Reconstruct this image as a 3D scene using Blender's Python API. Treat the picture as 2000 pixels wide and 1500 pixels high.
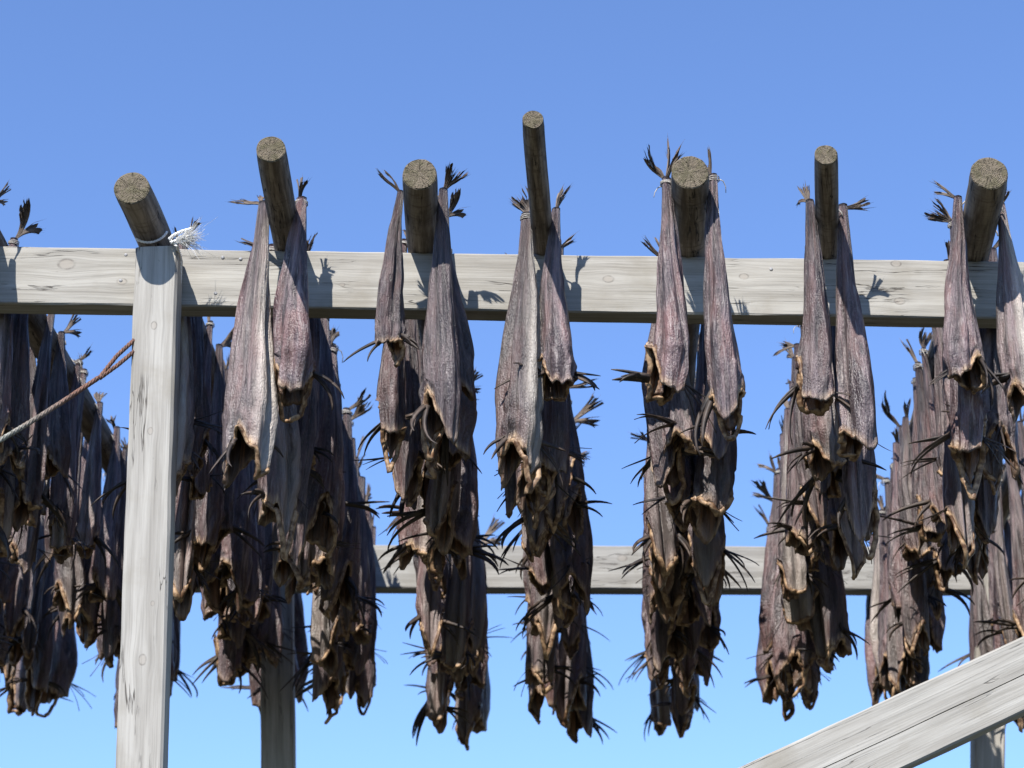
import bpy, math, random
import numpy as np
from mathutils import Vector, Matrix, noise as mnoise

R = math.radians
SC = bpy.context.scene
for o in list(bpy.data.objects):
    bpy.data.objects.remove(o, do_unlink=True)
COL = SC.collection

# ------------------------------------------------------------------ camera
W, H = 2000.0, 1500.0           # photograph pixels, used only to measure the place
F = 4400.0                      # focal length in those pixels
PITCH = R(23.4)
CAMZ = 1.60
cam_d = bpy.data.cameras.new('camera')
cam_d.sensor_width = 36.0
cam_d.lens = 36.0 * F / W
cam_d.clip_start = 0.1
cam_d.clip_end = 6000
cam_d.dof.use_dof = True
cam_d.dof.focus_distance = 5.75
cam_d.dof.aperture_fstop = 4.5
cam = bpy.data.objects.new('camera', cam_d)
cam.location = (0, 0, CAMZ)
cam.rotation_euler = (R(90) + PITCH, 0, 0)
COL.objects.link(cam)
SC.camera = cam
SC.render.resolution_x, SC.render.resolution_y = 1024, 768

# ------------------------------------------------------------------ sky, sun
SUN_TRAVEL = Vector((0.40, 1.0, -1.12)).normalized()
sun_el = math.asin(-SUN_TRAVEL.z)
sun_az = math.atan2(-SUN_TRAVEL.x, -SUN_TRAVEL.y)      # clockwise from +Y
world = bpy.data.worlds.new('World')
SC.world = world
world.use_nodes = True
wn = world.node_tree
for n in list(wn.nodes):
    wn.nodes.remove(n)
sky = wn.nodes.new('ShaderNodeTexSky')
sky.sky_type = 'NISHITA'
sky.sun_disc = False
sky.sun_elevation = sun_el
sky.sun_rotation = sun_az % (2 * math.pi)
sky.altitude = 10
sky.air_density = 1.0
sky.dust_density = 0.0
sky.ozone_density = 8.0
bg = wn.nodes.new('ShaderNodeBackground')
bg.inputs['Strength'].default_value = 0.13
wo = wn.nodes.new('ShaderNodeOutputWorld')
hsv = wn.nodes.new('ShaderNodeHueSaturation')         # clear, deep northern blue, the same in every direction
hsv.inputs['Saturation'].default_value = 1.0
hsv.inputs['Hue'].default_value = 0.506
wn.links.new(sky.outputs[0], hsv.inputs['Color'])
wn.links.new(hsv.outputs[0], bg.inputs[0])
wn.links.new(bg.outputs[0], wo.inputs[0])
sun_d = bpy.data.lights.new('sun', 'SUN')
sun_d.energy = 5.0
sun_d.angle = R(0.53)
sun_d.color = (1.0, 0.955, 0.89)
sun = bpy.data.objects.new('sun', sun_d)
sun.rotation_euler = SUN_TRAVEL.to_track_quat('-Z', 'Y').to_euler()
sun.location = (-4, -8, 12)
COL.objects.link(sun)
SC.view_settings.view_transform = 'Standard'
SC.view_settings.look = 'None'
SC.view_settings.gamma = 1.0
SC.view_settings.use_curve_mapping = False
SC.view_settings.exposure = 0.95

# ------------------------------------------------------------------ helpers
def ray(px, py):
    cx, cy = (px - W / 2) / F, (H / 2 - py) / F
    return Vector((cx, math.cos(PITCH) - cy * math.sin(PITCH), math.sin(PITCH) + cy * math.cos(PITCH)))

def at_y(px, py, Y):                     # point of the vertical plane y = Y seen at a photo pixel
    d = ray(px, py)
    p = d * (Y / d.y)
    return Vector((p.x, p.y, p.z + CAMZ))

def at_z(px, py, Z):                     # point of the level plane z = Z
    d = ray(px, py)
    p = d * ((Z - CAMZ) / d.z)
    return Vector((p.x, p.y, Z))

def mesh_obj(name, verts, faces, mats, parent=None, smooth=True, fmat=None):
    me = bpy.data.meshes.new(name)
    me.from_pydata([tuple(v) for v in verts], [], faces)
    for m in (mats if isinstance(mats, (list, tuple)) else [mats]):
        me.materials.append(m)
    if smooth:
        me.polygons.foreach_set('use_smooth', [True] * len(me.polygons))
    if fmat is not None:
        me.polygons.foreach_set('material_index', fmat)
    me.update()
    o = bpy.data.objects.new(name, me)
    COL.objects.link(o)
    o.parent = parent
    return o

def empty(name, loc=(0, 0, 0), rot=(0, 0, 0)):
    o = bpy.data.objects.new(name, None)
    o.empty_display_size = 0.05
    o.location = loc
    o.rotation_euler = rot
    COL.objects.link(o)
    return o

def tag(o, label, cat, group=None, kind=None):
    if label: o['label'] = label
    if cat: o['category'] = cat
    if group: o['group'] = group
    if kind: o['kind'] = kind
    return o

class Geo:                                # collects shapes for one mesh
    def __init__(self): self.v, self.f = [], []
    def tube(self, pts, rads, n=8, cap=True, flat=1.0):
        pts = [Vector(p) for p in pts]
        b = len(self.v)
        up = None
        for i, p in enumerate(pts):
            t = (pts[min(i + 1, len(pts) - 1)] - pts[max(i - 1, 0)]).normalized()
            if up is None:
                up = Vector((0, 0, 1)) if abs(t.z) < 0.9 else Vector((1, 0, 0))
            s = t.cross(up).normalized()
            up = s.cross(t).normalized()
            for k in range(n):
                a = 2 * math.pi * k / n
                self.v.append(p + (s * math.cos(a) + up * math.sin(a) * flat) * rads[i])
        for i in range(len(pts) - 1):
            for k in range(n):
                k2 = (k + 1) % n
                self.f.append((b + i * n + k, b + i * n + k2, b + (i + 1) * n + k2, b + (i + 1) * n + k))
        if cap:
            self.f.append(tuple(b + k for k in reversed(range(n))))
            e = b + (len(pts) - 1) * n
            self.f.append(tuple(e + k for k in range(n)))
    def build(self, name, mat, parent=None, smooth=True):
        return mesh_obj(name, self.v, self.f, mat, parent, smooth)

# ------------------------------------------------------------------ materials
class NT:
    def __init__(self, name):
        self.m = bpy.data.materials.new(name)
        self.m.use_nodes = True
        self.t = self.m.node_tree
        self.b = self.t.nodes['Principled BSDF']
    def n(self, typ, **kw):
        nd = self.t.nodes.new(typ)
        for k, v in kw.items(): setattr(nd, k, v)
        return nd
    def put(self, sock, v):
        if hasattr(v, 'is_output') or isinstance(v, bpy.types.NodeSocket):
            self.t.links.new(v, sock)
        else:
            sock.default_value = v
    def math(self, op, a, b=None, c=None, clamp=False):
        nd = self.n('ShaderNodeMath', operation=op, use_clamp=clamp)
        self.put(nd.inputs[0], a)
        if b is not None: self.put(nd.inputs[1], b)
        if c is not None: self.put(nd.inputs[2], c)
        return nd.outputs[0]
    def vmath(self, op, a, b=None):
        nd = self.n('ShaderNodeVectorMath', operation=op)
        self.put(nd.inputs[0], a)
        if b is not None: self.put(nd.inputs[1], b)
        return nd.outputs['Value'] if op in ('LENGTH', 'DOT_PRODUCT', 'DISTANCE') else nd.outputs[0]
    def noise(self, vec, scale=1.0, detail=4.0, rough=0.55, dist=0.0):
        nd = self.n('ShaderNodeTexNoise')
        self.put(nd.inputs['Vector'], vec)
        nd.inputs['Scale'].default_value = scale
        nd.inputs['Detail'].default_value = detail
        nd.inputs['Roughness'].default_value = rough
        nd.inputs['Distortion'].default_value = dist
        return nd.outputs['Fac']
    def ss(self, v, lo, hi, a=0.0, b=1.0):
        nd = self.n('ShaderNodeMapRange', interpolation_type='SMOOTHSTEP')
        self.put(nd.inputs['Value'], v)
        nd.inputs['From Min'].default_value = lo
        nd.inputs['From Max'].default_value = hi
        nd.inputs['To Min'].default_value = a
        nd.inputs['To Max'].default_value = b
        return nd.outputs[0]
    def mix(self, f, a, b, blend='MIX'):
        nd = self.n('ShaderNodeMix', data_type='RGBA', blend_type=blend)
        self.put(nd.inputs[0], f)
        self.put(nd.inputs[6], a if isinstance(a, bpy.types.NodeSocket) else (*a, 1))
        self.put(nd.inputs[7], b if isinstance(b, bpy.types.NodeSocket) else (*b, 1))
        return nd.outputs[2]
    def bump(self, h, strength, dist=0.002, normal=None):
        nd = self.n('ShaderNodeBump')
        nd.inputs['Strength'].default_value = strength
        nd.inputs['Distance'].default_value = dist
        self.put(nd.inputs['Height'], h)
        if normal is not None: self.put(nd.inputs['Normal'], normal)
        return nd.outputs[0]

def wood_board(name, light, mid, knots=(), crack=1.0, grain=1.0, seed=0.0):
    """weathered sawn timber, grain along local X, knots given as local (x, z)"""
    N = NT(name)
    obj = N.n('ShaderNodeTexCoord').outputs['Object']
    sep = N.n('ShaderNodeSeparateXYZ'); N.put(sep.inputs[0], obj)
    x, y, z = sep.outputs
    zz = z
    kmask = None; kring = None
    for (kx, kz, kr) in knots:
        dx = N.math('SUBTRACT', x, kx); dz = N.math('SUBTRACT', z, kz)
        d = N.math('SQRT', N.math('ADD', N.math('MULTIPLY', N.math('MULTIPLY', dx, dx), 0.45), N.math('MULTIPLY', dz, dz)))
        fall = N.math('POWER', 2.718, N.math('MULTIPLY', N.math('MULTIPLY', d, d), -1.0 / (2.2 * kr) ** 2))
        # the grain flows round the knot
        zz = N.math('ADD', zz, N.math('MULTIPLY', N.math('MULTIPLY', fall, dz), -0.45))
        core = N.ss(d, kr * 0.75, kr * 0.5)
        ring = N.ss(N.math('ABSOLUTE', N.math('SUBTRACT', d, kr * 0.72)), kr * 0.22, 0.0)
        kmask = core if kmask is None else N.math('MAXIMUM', kmask, core)
        kring = ring if kring is None else N.math('MAXIMUM', kring, ring)
    comb = N.n('ShaderNodeCombineXYZ')
    N.put(comb.inputs[0], N.math('MULTIPLY', N.math('ADD', x, seed), 1.1))
    N.put(comb.inputs[1], N.math('MULTIPLY', y, 22.0))
    N.put(comb.inputs[2], N.math('MULTIPLY', zz, 22.0))
    g1 = N.noise(comb.outputs[0], 1.3 * grain, 7, 0.68, 0.12)
    comb2 = N.n('ShaderNodeCombineXYZ')
    N.put(comb2.inputs[0], N.math('MULTIPLY', N.math('ADD', x, seed + 3.7), 3.0))
    N.put(comb2.inputs[1], N.math('MULTIPLY', y, 150.0))
    N.put(comb2.inputs[2], N.math('MULTIPLY', zz, 210.0))
    g2 = N.noise(comb2.outputs[0], 1.0, 3, 0.6)
    comb3 = N.n('ShaderNodeCombineXYZ')
    N.put(comb3.inputs[0], N.math('MULTIPLY', N.math('ADD', x, seed + 11.3), 0.9))
    N.put(comb3.inputs[1], N.math('MULTIPLY', y, 16.0))
    N.put(comb3.inputs[2], N.math('MULTIPLY', zz, 16.0))
    g3 = N.noise(comb3.outputs[0], 1.0, 5, 0.6, 0.4)
    cl = N.ss(N.math('ABSOLUTE', N.math('SUBTRACT', g3, 0.5)), 0.0, 0.0075)      # 0 on a crack
    gate = N.ss(N.noise(obj, 3.1, 2, 0.5), 0.47, 0.56)
    crk = N.math('MULTIPLY', N.math('SUBTRACT', 1.0, cl), N.math('MULTIPLY', gate, crack))
    patch = N.noise(obj, 4.0, 5, 0.6)
    dirt = N.noise(obj, 38.0, 4, 0.7)
    c = N.mix(N.ss(g1, 0.36, 0.66), mid, light)
    c = N.mix(N.ss(g2, 0.46, 0.72, 0, 0.42), c, tuple(q * 0.5 for q in mid))
    c = N.mix(N.ss(patch, 0.52, 0.72, 0, 0.5), c, (mid[0] * 0.82, mid[1] * 0.78, mid[2] * 0.70))
    c = N.mix(N.ss(dirt, 0.66, 0.78, 0, 0.55), c, (0.10, 0.09, 0.08))
    c = N.mix(N.math('MULTIPLY', crk, 0.85), c, (0.035, 0.028, 0.022))
    if kmask is not None:
        c = N.mix(N.math('MULTIPLY', kmask, 0.3), c, (0.26, 0.22, 0.18))
        c = N.mix(N.math('MULTIPLY', kring, N.ss(dirt, 0.35, 0.65, 0.1, 0.6)), c, (0.07, 0.055, 0.045))
    N.put(N.b.inputs['Base Color'], c)
    N.b.inputs['Roughness'].default_value = 0.82
    N.b.inputs['Specular IOR Level'].default_value = 0.25
    h = N.math('ADD', N.math('MULTIPLY', g1, 0.5), N.math('MULTIPLY', g2, 0.35))
    h = N.math('SUBTRACT', h, N.math('MULTIPLY', crk, 1.2))
    N.put(N.b.inputs['Normal'], N.bump(h, 0.55, 0.004))
    return N.m

def pole_bark():
    N = NT('weathered_round_pole')
    tc = N.n('ShaderNodeTexCoord')
    uv = tc.outputs['UV']                       # u = angle in metres, v = metres along
    obj = tc.outputs['Object']
    sep = N.n('ShaderNodeSeparateXYZ'); N.put(sep.inputs[0], uv)
    rnd = N.n('ShaderNodeObjectInfo').outputs['Random']
    def c3(su, sv, off):
        cb = N.n('ShaderNodeCombineXYZ')
        N.put(cb.inputs[0], N.math('MULTIPLY', sep.outputs[0], su))
        N.put(cb.inputs[1], N.math('MULTIPLY', sep.outputs[1], sv))
        N.put(cb.inputs[2], N.math('MULTIPLY_ADD', rnd, 31.0, off))
        return cb.outputs[0]
    g = N.noise(c3(60, 5, 0), 1.0, 5, 0.62, 0.3)              # along the pole
    band = N.noise(c3(14, 75, 5), 1.0, 3, 0.6, 0.6)           # rings left by peeled bark
    blot = N.noise(c3(14, 9, 9), 1.0, 5, 0.65)
    cr = N.noise(c3(26, 1.5, 2), 1.0, 4, 0.55, 0.3)
    crk = N.math('MULTIPLY', N.ss(N.math('ABSOLUTE', N.math('SUBTRACT', cr, 0.5)), 0.011, 0.0), N.ss(blot, 0.42, 0.52))
    c = N.mix(N.ss(g, 0.35, 0.68), (0.085, 0.069, 0.054), (0.235, 0.203, 0.166))
    c = N.mix(N.ss(band, 0.5, 0.68, 0, 0.6), c, (0.085, 0.066, 0.05))
    c = N.mix(N.ss(blot, 0.56, 0.70, 0, 0.7), c, (0.055, 0.045, 0.037))
    c = N.mix(N.ss(blot, 0.40, 0.28, 0, 0.55), c, (0.24, 0.21, 0.175))
    c = N.mix(crk, c, (0.012, 0.01, 0.008))
    N.put(N.b.inputs['Base Color'], c)
    N.b.inputs['Roughness'].default_value = 0.85
    N.b.inputs['Specular IOR Level'].default_value = 0.2
    h = N.math('ADD', N.math('MULTIPLY', g, 0.6), N.math('MULTIPLY', band, 0.5))
    h = N.math('SUBTRACT', h, N.math('MULTIPLY', crk, 1.5))
    N.put(N.b.inputs['Normal'], N.bump(h, 0.7, 0.004))
    return N.m

def end_grain():
    N = NT('mossy_end_grain')
    tc = N.n('ShaderNodeTexCoord')
    obj = tc.outputs['Object']                  # disc in local XZ
    rnd = N.n('ShaderNodeObjectInfo').outputs['Random']
    sep = N.n('ShaderNodeSeparateXYZ'); N.put(sep.inputs[0], obj)
    wob = N.noise(obj, 22.0, 3, 0.6)
    r = N.math('SQRT', N.math('ADD', N.math('POWER', N.math('ABSOLUTE', sep.outputs[0]), 2.0), N.math('POWER', N.math('ABSOLUTE', sep.outputs[2]), 2.0)))
    rw = N.math('ADD', r, N.math('MULTIPLY', wob, 0.012))
    rings = N.math('SINE', N.math('MULTIPLY', rw, 1500.0))
    ang = N.math('ARCTAN2', sep.outputs[2], sep.outputs[0])
    cb = N.n('ShaderNodeCombineXYZ')
    N.put(cb.inputs[0], N.math('COSINE', ang)); N.put(cb.inputs[1], N.math('SINE', ang))
    N.put(cb.inputs[2], N.math('MULTIPLY_ADD', rnd, 17.0, N.math('MULTIPLY', r, 4.0)))
    rad = N.noise(cb.outputs[0], 4.2, 3, 0.6)
    crk = N.math('MULTIPLY', N.ss(N.math('ABSOLUTE', N.math('SUBTRACT', rad, 0.5)), 0.012, 0.002), N.ss(r, 0.004, 0.012))
    off = N.n('ShaderNodeVectorMath', operation='ADD')
    N.put(off.inputs[0], obj)
    cbo = N.n('ShaderNodeCombineXYZ'); N.put(cbo.inputs[1], N.math('MULTIPLY', rnd, 9.0))
    N.put(off.inputs[1], cbo.outputs[0])
    speck = N.noise(off.outputs[0], 170.0, 4, 0.7)
    moss = N.noise(off.outputs[0], 42.0, 4, 0.65)
    c = N.mix(N.ss(rings, -0.6, 0.8, 0, 0.55), (0.175, 0.145, 0.108), (0.095, 0.078, 0.056))
    c = N.mix(N.ss(moss, 0.42, 0.62, 0, 0.75), c, (0.105, 0.095, 0.058))
    c = N.mix(N.ss(speck, 0.55, 0.66, 0, 0.8), c, (0.05, 0.045, 0.03))
    c = N.mix(N.ss(speck, 0.38, 0.30, 0, 0.7), c, (0.34, 0.31, 0.24))
    c = N.mix(crk, c, (0.02, 0.016, 0.012))
    N.put(N.b.inputs['Base Color'], c)
    N.b.inputs['Roughness'].default_value = 0.95
    N.b.inputs['Specular IOR Level'].default_value = 0.1
    h = N.math('SUBTRACT', N.math('ADD', speck, N.math('MULTIPLY', rings, 0.12)), N.math('MULTIPLY', crk, 1.5))
    N.put(N.b.inputs['Normal'], N.bump(h, 0.9, 0.004))
    return N.m

def fish_skin():
    N = NT('dried_fish_skin')
    tc = N.n('ShaderNodeTexCoord')
    uv, obj = tc.outputs['UV'], tc.outputs['Object']
    at = N.n('ShaderNodeAttribute', attribute_name='zone')
    sc = N.n('ShaderNodeSeparateColor'); N.put(sc.inputs[0], at.outputs['Color'])
    belly, rim, inner = sc.outputs
    rnd = N.n('ShaderNodeObjectInfo').outputs['Random']
    sep = N.n('ShaderNodeSeparateXYZ'); N.put(sep.inputs[0], uv)
    tone = N.n('ShaderNodeAttribute', attribute_type='OBJECT', attribute_name='tone').outputs['Fac']   # how dark this fish has dried
    def c3(su, sv, off):
        cb = N.n('ShaderNodeCombineXYZ')
        N.put(cb.inputs[0], N.math('MULTIPLY', sep.outputs[0], su))
        N.put(cb.inputs[1], N.math('MULTIPLY', sep.outputs[1], sv))
        N.put(cb.inputs[2], N.math('MULTIPLY_ADD', rnd, 23.0, off))
        return cb.outputs[0]
    st = N.noise(c3(11, 3.4, 0), 1.0, 6, 0.66, 0.9)           # streaks down the body
    st2 = N.noise(c3(46, 11, 3), 1.0, 4, 0.65, 0.8)
    blot = N.noise(c3(5, 4.5, 7), 1.0, 4, 0.6)
    sca = N.n('ShaderNodeTexVoronoi'); sca.inputs['Scale'].default_value = 1.0
    N.put(sca.inputs['Vector'], c3(95, 120, 1))
    fine = N.noise(obj, 420.0, 2, 0.6)
    # row of lateral-line dots on each flank
    lat = N.math('MULTIPLY', N.ss(N.math('ABSOLUTE', N.math('SUBTRACT', N.math('ABSOLUTE', N.math('SUBTRACT', sep.outputs[0], 0.5)), 0.31)), 0.012, 0.004),
                 N.ss(N.math('SINE', N.math('MULTIPLY', sep.outputs[1], 330.0)), 0.0, 0.6))
    c = N.mix(N.ss(st, 0.40, 0.66), (0.030, 0.021, 0.024), (0.185, 0.132, 0.135))
    c = N.mix(N.ss(blot, 0.45, 0.68, 0, 0.6), c, (0.165, 0.078, 0.070))
    c = N.mix(N.ss(st2, 0.53, 0.70, 0, 0.65), c, (0.32, 0.275, 0.262))
    c = N.mix(N.ss(st2, 0.44, 0.30, 0, 0.6), c, (0.03, 0.022, 0.022))
    c = N.mix(N.ss(sca.outputs['Distance'], 0.45, 0.15, 0, 0.22), c, (0.27, 0.22, 0.21))
    c = N.mix(N.math('MULTIPLY', lat, 0.22), c, (0.35, 0.3, 0.28))
    bm = N.math('MULTIPLY', belly, N.ss(N.math('ADD', st, N.math('MULTIPLY', blot, 0.5)), 0.58, 0.86, 0.65, 1.0))
    pale = N.mix(N.ss(blot, 0.4, 0.7), (0.44, 0.395, 0.34), (0.34, 0.27, 0.24))
    c = N.mix(bm, c, pale)
    c = N.mix(N.ss(tone, 0.0, 1.0, 0.92, 0.0), c, (0.012, 0.0085, 0.008))
    c = N.mix(N.math('MULTIPLY', N.math('MULTIPLY', rim, N.ss(tone, 0.0, 0.6, 0.55, 1.0)), N.ss(blot, 0.3, 0.6, 0.6, 1.0)), c, N.mix(N.ss(st2, 0.4, 0.65), (0.16, 0.09, 0.05), (0.46, 0.33, 0.21)))
    inn = N.mix(N.ss(st, 0.42, 0.65), (0.035, 0.017, 0.009), (0.22, 0.112, 0.055))
    c = N.mix(inner, c, inn)
    N.put(N.b.inputs['Base Color'], c)
    N.put(N.b.inputs['Roughness'], N.ss(st2, 0.3, 0.7, 0.30, 0.55))
    N.b.inputs['Specular IOR Level'].default_value = 0.5
    h = N.math('ADD', N.math('MULTIPLY', st, 1.0), N.math('MULTIPLY', st2, 0.45))
    h = N.math('ADD', h, N.math('MULTIPLY', sca.outputs['Distance'], -0.12))
    h = N.math('ADD', h, N.math('MULTIPLY', fine, 0.10))
    N.put(N.b.inputs['Normal'], N.bump(h, 1.0, 0.011))
    return N.m

def fin_mat(name, a, b, su=60):
    N = NT(name)
    tc = N.n('ShaderNodeTexCoord')
    sep = N.n('ShaderNodeSeparateXYZ'); N.put(sep.inputs[0], tc.outputs['UV'])
    rnd = N.n('ShaderNodeObjectInfo').outputs['Random']
    cb = N.n('ShaderNodeCombineXYZ')
    N.put(cb.inputs[0], N.math('MULTIPLY', sep.outputs[0], su))
    N.put(cb.inputs[1], N.math('MULTIPLY', sep.outputs[1], 2.0))
    N.put(cb.inputs[2], N.math('MULTIPLY', rnd, 19.0))
    g = N.noise(cb.outputs[0], 1.0, 4, 0.6)
    c = N.mix(N.ss(g, 0.38, 0.66), a, b)
    c = N.mix(N.ss(rnd, 0.3, 1.0, 0, 0.4), c, tuple(q * 0.5 for q in a))
    N.put(N.b.inputs['Base Color'], c)
    N.b.inputs['Roughness'].default_value = 0.6
    N.b.inputs['Specular IOR Level'].default_value = 0.35
    N.put(N.b.inputs['Normal'], N.bump(g, 0.7, 0.003))
    return N.m

def simple_mat(name, a, b, scale, rough=0.8, bump=0.4):
    N = NT(name)
    obj = N.n('ShaderNodeTexCoord').outputs['Object']
    g = N.noise(obj, scale, 5, 0.62)
    N.put(N.b.inputs['Base Color'], N.mix(N.ss(g, 0.38, 0.64), a, b))
    N.b.inputs['Roughness'].default_value = rough
    N.b.inputs['Specular IOR Level'].default_value = 0.25
    N.put(N.b.inputs['Normal'], N.bump(g, bump, 0.003))
    return N.m

M_POLE = pole_bark()
M_END = end_grain()
M_FISH = fish_skin()
M_TAIL = fin_mat('dried_tail_fin', (0.03, 0.022, 0.018), (0.17, 0.125, 0.092))
M_FIN = fin_mat('dried_pectoral_fin', (0.016, 0.012, 0.011), (0.07, 0.048, 0.036), 8)
M_COLLAR = simple_mat('dried_collar', (0.075, 0.038, 0.02), (0.33, 0.22, 0.13), 55, 0.5, 0.8)
M_TWINE = simple_mat('pale_twine', (0.22, 0.20, 0.17), (0.46, 0.44, 0.40), 300, 0.9)
M_ROPE = simple_mat('white_rope', (0.62, 0.62, 0.62), (0.84, 0.84, 0.83), 240, 0.9)
M_NAIL = simple_mat('galvanised_nail', (0.16, 0.16, 0.165), (0.30, 0.30, 0.31), 200, 0.5)
M_GROUND = simple_mat('rough_grass_ground', (0.035, 0.038, 0.02), (0.08, 0.072, 0.045), 0.8, 0.95)

def wire_mat():
    N = NT('rusty_wire_rope')
    obj = N.n('ShaderNodeTexCoord').outputs['Object']
    sep = N.n('ShaderNodeSeparateXYZ'); N.put(sep.inputs[0], obj)
    g = N.noise(obj, 130, 4, 0.65)
    big = N.noise(obj, 9, 3, 0.6)
    # the upper end has rusted, the lower one still carries zinc and a green film
    t = N.ss(N.math('ADD', sep.outputs[0], N.math('MULTIPLY', N.math('SUBTRACT', big, 0.5), 0.10)), -0.30, -0.12)
    rust = N.mix(N.ss(g, 0.38, 0.62), (0.055, 0.026, 0.017), (0.15, 0.066, 0.04))
    zinc = N.mix(N.ss(g, 0.38, 0.64), (0.085, 0.088, 0.07), (0.27, 0.275, 0.24))
    zinc = N.mix(N.ss(big, 0.5, 0.62, 0, 0.8), zinc, (0.20, 0.12, 0.07))
    N.put(N.b.inputs['Base Color'], N.mix(t, zinc, rust))
    N.b.inputs['Roughness'].default_value = 0.7
    return N.m

# ------------------------------------------------------------------ the setting
def build_ground():
    n, S = 96, 3000.0
    v, f = [], []
    rings = [0, 2, 4, 7, 11, 18, 30, 60, 140, 400, 1200, S]
    v.append((0, 7, 0))
    for r in rings[1:]:
        for k in range(n):
            a = 2 * math.pi * k / n
            x, y = r * math.cos(a), 7 + r * math.sin(a)
            v.append((x, y, 0.12 * mnoise.noise(Vector((x * .25, y * .25, 0))) if r < 200 else 0))
    for k in range(n):
        f.append((0, 1 + k, 1 + (k + 1) % n))
    for i in range(len(rings) - 2):
        for k in range(n):
            a, b = 1 + i * n + k, 1 + i * n + (k + 1) % n
            f.append((a, a + n, b + n, b))
    g = mesh_obj('ground', v, f, M_GROUND)
    g['kind'] = 'structure'
build_ground()

# ------------------------------------------------------------------ sawn timbers
def timber(name, p0, p1, h, d, mat, side=Vector((0, 1, 0)), seed=0, seg=0.05, rough=0.0012, bev=0.005, groove=0.0):
    """board from p0 to p1 (centre line of its front face); h across the face, d away along `side`"""
    rnd = random.Random(seed)
    ax = (p1 - p0); L = ax.length; ax.normalize()
    bk = (side - ax * side.dot(ax)).normalized()
    up = bk.cross(ax) * -1
    if up.z < 0 or (abs(up.z) < 0.3 and up.x > 0): up = -up
    prof = []
    c = bev
    for (y, z, ) in ((c, -h / 2), (0, -h / 2 + c), (0, -h / 6), (0, h / 6), (0, h / 2 - c), (c, h / 2), (d - c, h / 2), (d, h / 2 - c), (d, -h / 2 + c), (d - c, -h / 2)):
        prof.append((y, z))
        if groove and abs(z + h / 6) < 1e-6 and y == 0:
            prof += [(0, -.0052), (groove, -.004), (0, -.0028)]
    n = max(2, int(L / seg))
    v, f = [], []
    for i in range(n + 1):
        x = L * i / n
        for k, (y, z) in enumerate(prof):
            q = Vector((x * 3.1 + seed, k * 0.7, seed * 1.3))
            e = rough * (1.8 if not groove and k in (0, 1, 4, 5) else 1.0)
            if groove and k in (3, 4, 5): z = z + .006 * mnoise.noise(Vector((x * 1.6, 0, 5))); q = Vector((x * 3.1 + seed, 2.8, seed * 1.3))
            v.append((x, y + e * mnoise.noise(q * 2.0), z + e * mnoise.noise(q * 2.3 + Vector((9, 0, 0))) + 0.5 * rough * mnoise.noise(Vector((x * 9, k, 3 + seed)))))
    m = len(prof)
    for i in range(n):
        for k in range(m):
            k2 = (k + 1) % m
            f.append((i * m + k, i * m + k2, (i + 1) * m + k2, (i + 1) * m + k))
    f.append(tuple(range(m))[::-1]); f.append(tuple(n * m + k for k in range(m)))
    o = mesh_obj(name, v, f, mat, None, False)
    # orientation: local X along the board, local Y into it, local Z across the face
    Mx = Matrix((ax, bk, up)).transposed().to_4x4()
    if Mx.determinant() < 0:
        Mx = Matrix((ax, bk, -up)).transposed().to_4x4()
    Mx.translation = p0
    o.matrix_world = Mx
    return o

def nail(parent, x, z, r=0.0048):
    g = Geo()
    n = 10
    pts = [(x, 0.004, z), (x, -0.0012, z), (x, -0.0022, z)]
    b = len(g.v)
    for (p, rr) in zip(pts, (r, r, r * 0.75)):
        for k in range(n):
            a = 2 * math.pi * k / n
            g.v.append(Vector((p[0] + rr * math.cos(a), p[1], p[2] + rr * math.sin(a))))
    for i in range(2):
        for k in range(n):
            g.f.append((b + i * n + k, b + i * n + (k + 1) % n, b + (i + 1) * n + (k + 1) % n, b + (i + 1) * n + k))
    g.f.append(tuple(b + 2 * n + k for k in range(n)))
    g.build('nail', M_NAIL, parent)

YF, YB = 5.36, 7.72                     # front faces of the two rails
def local(o, px, py, Y):
    return o.matrix_world.inverted() @ at_y(px, py, Y)

# front rail
fr0, fr1 = at_y(-330, 531, YF), at_y(2330, 571, YF)
RAIL_H = 0.168
tmp = (fr1 - fr0).normalized()
def kn(o0, o1, lst, Y):                  # photo pixels -> local knot positions
    ax = (o1 - o0).normalized(); up = Vector((-ax.z, 0, ax.x))
    return [((at_y(px, py, Y) - o0).dot(ax), (at_y(px, py, Y) - o0).dot(up), r) for px, py, r in lst]
m_rail = wood_board('front_rail_wood', (0.335, 0.322, 0.292), (0.235, 0.222, 0.196),
                    kn(fr0, fr1, [(130, 516, .020), (238, 550, .012), (1188, 545, .013), (1453, 540, .011), (1757, 588, .013), (1750, 515, .012), (668, 556, .007)], YF), 1.0, 1.0, 0.0)
rail = timber('rail_beam', fr0, fr1, RAIL_H, 0.068, m_rail, seed=1, bev=0.004)
tag(rail, 'pale grey weathered front rail plank carrying the pole ends', 'beam')
for px, py in ((435, 503), (421, 573), (470, 506), (246, 498), (236, 548), (1506, 526)):
    q = local(rail, px, py, YF); nail(rail, q.x, q.z)

# back rail
br0, br1 = at_y(-300, 1102, YB), at_y(2400, 1112, YB)
m_rail2 = wood_board('back_rail_wood', (0.32, 0.315, 0.295), (0.21, 0.203, 0.187), kn(br0, br1, [(1215, 1090, .016), (1620, 1105, .014)], YB), 0.8, 1.0, 5.0)
brail = timber('rail_beam', br0, br1, 0.165, 0.07, m_rail2, seed=2)
tag(brail, 'pale rear rail seen low behind the hanging fish', 'beam')

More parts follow.
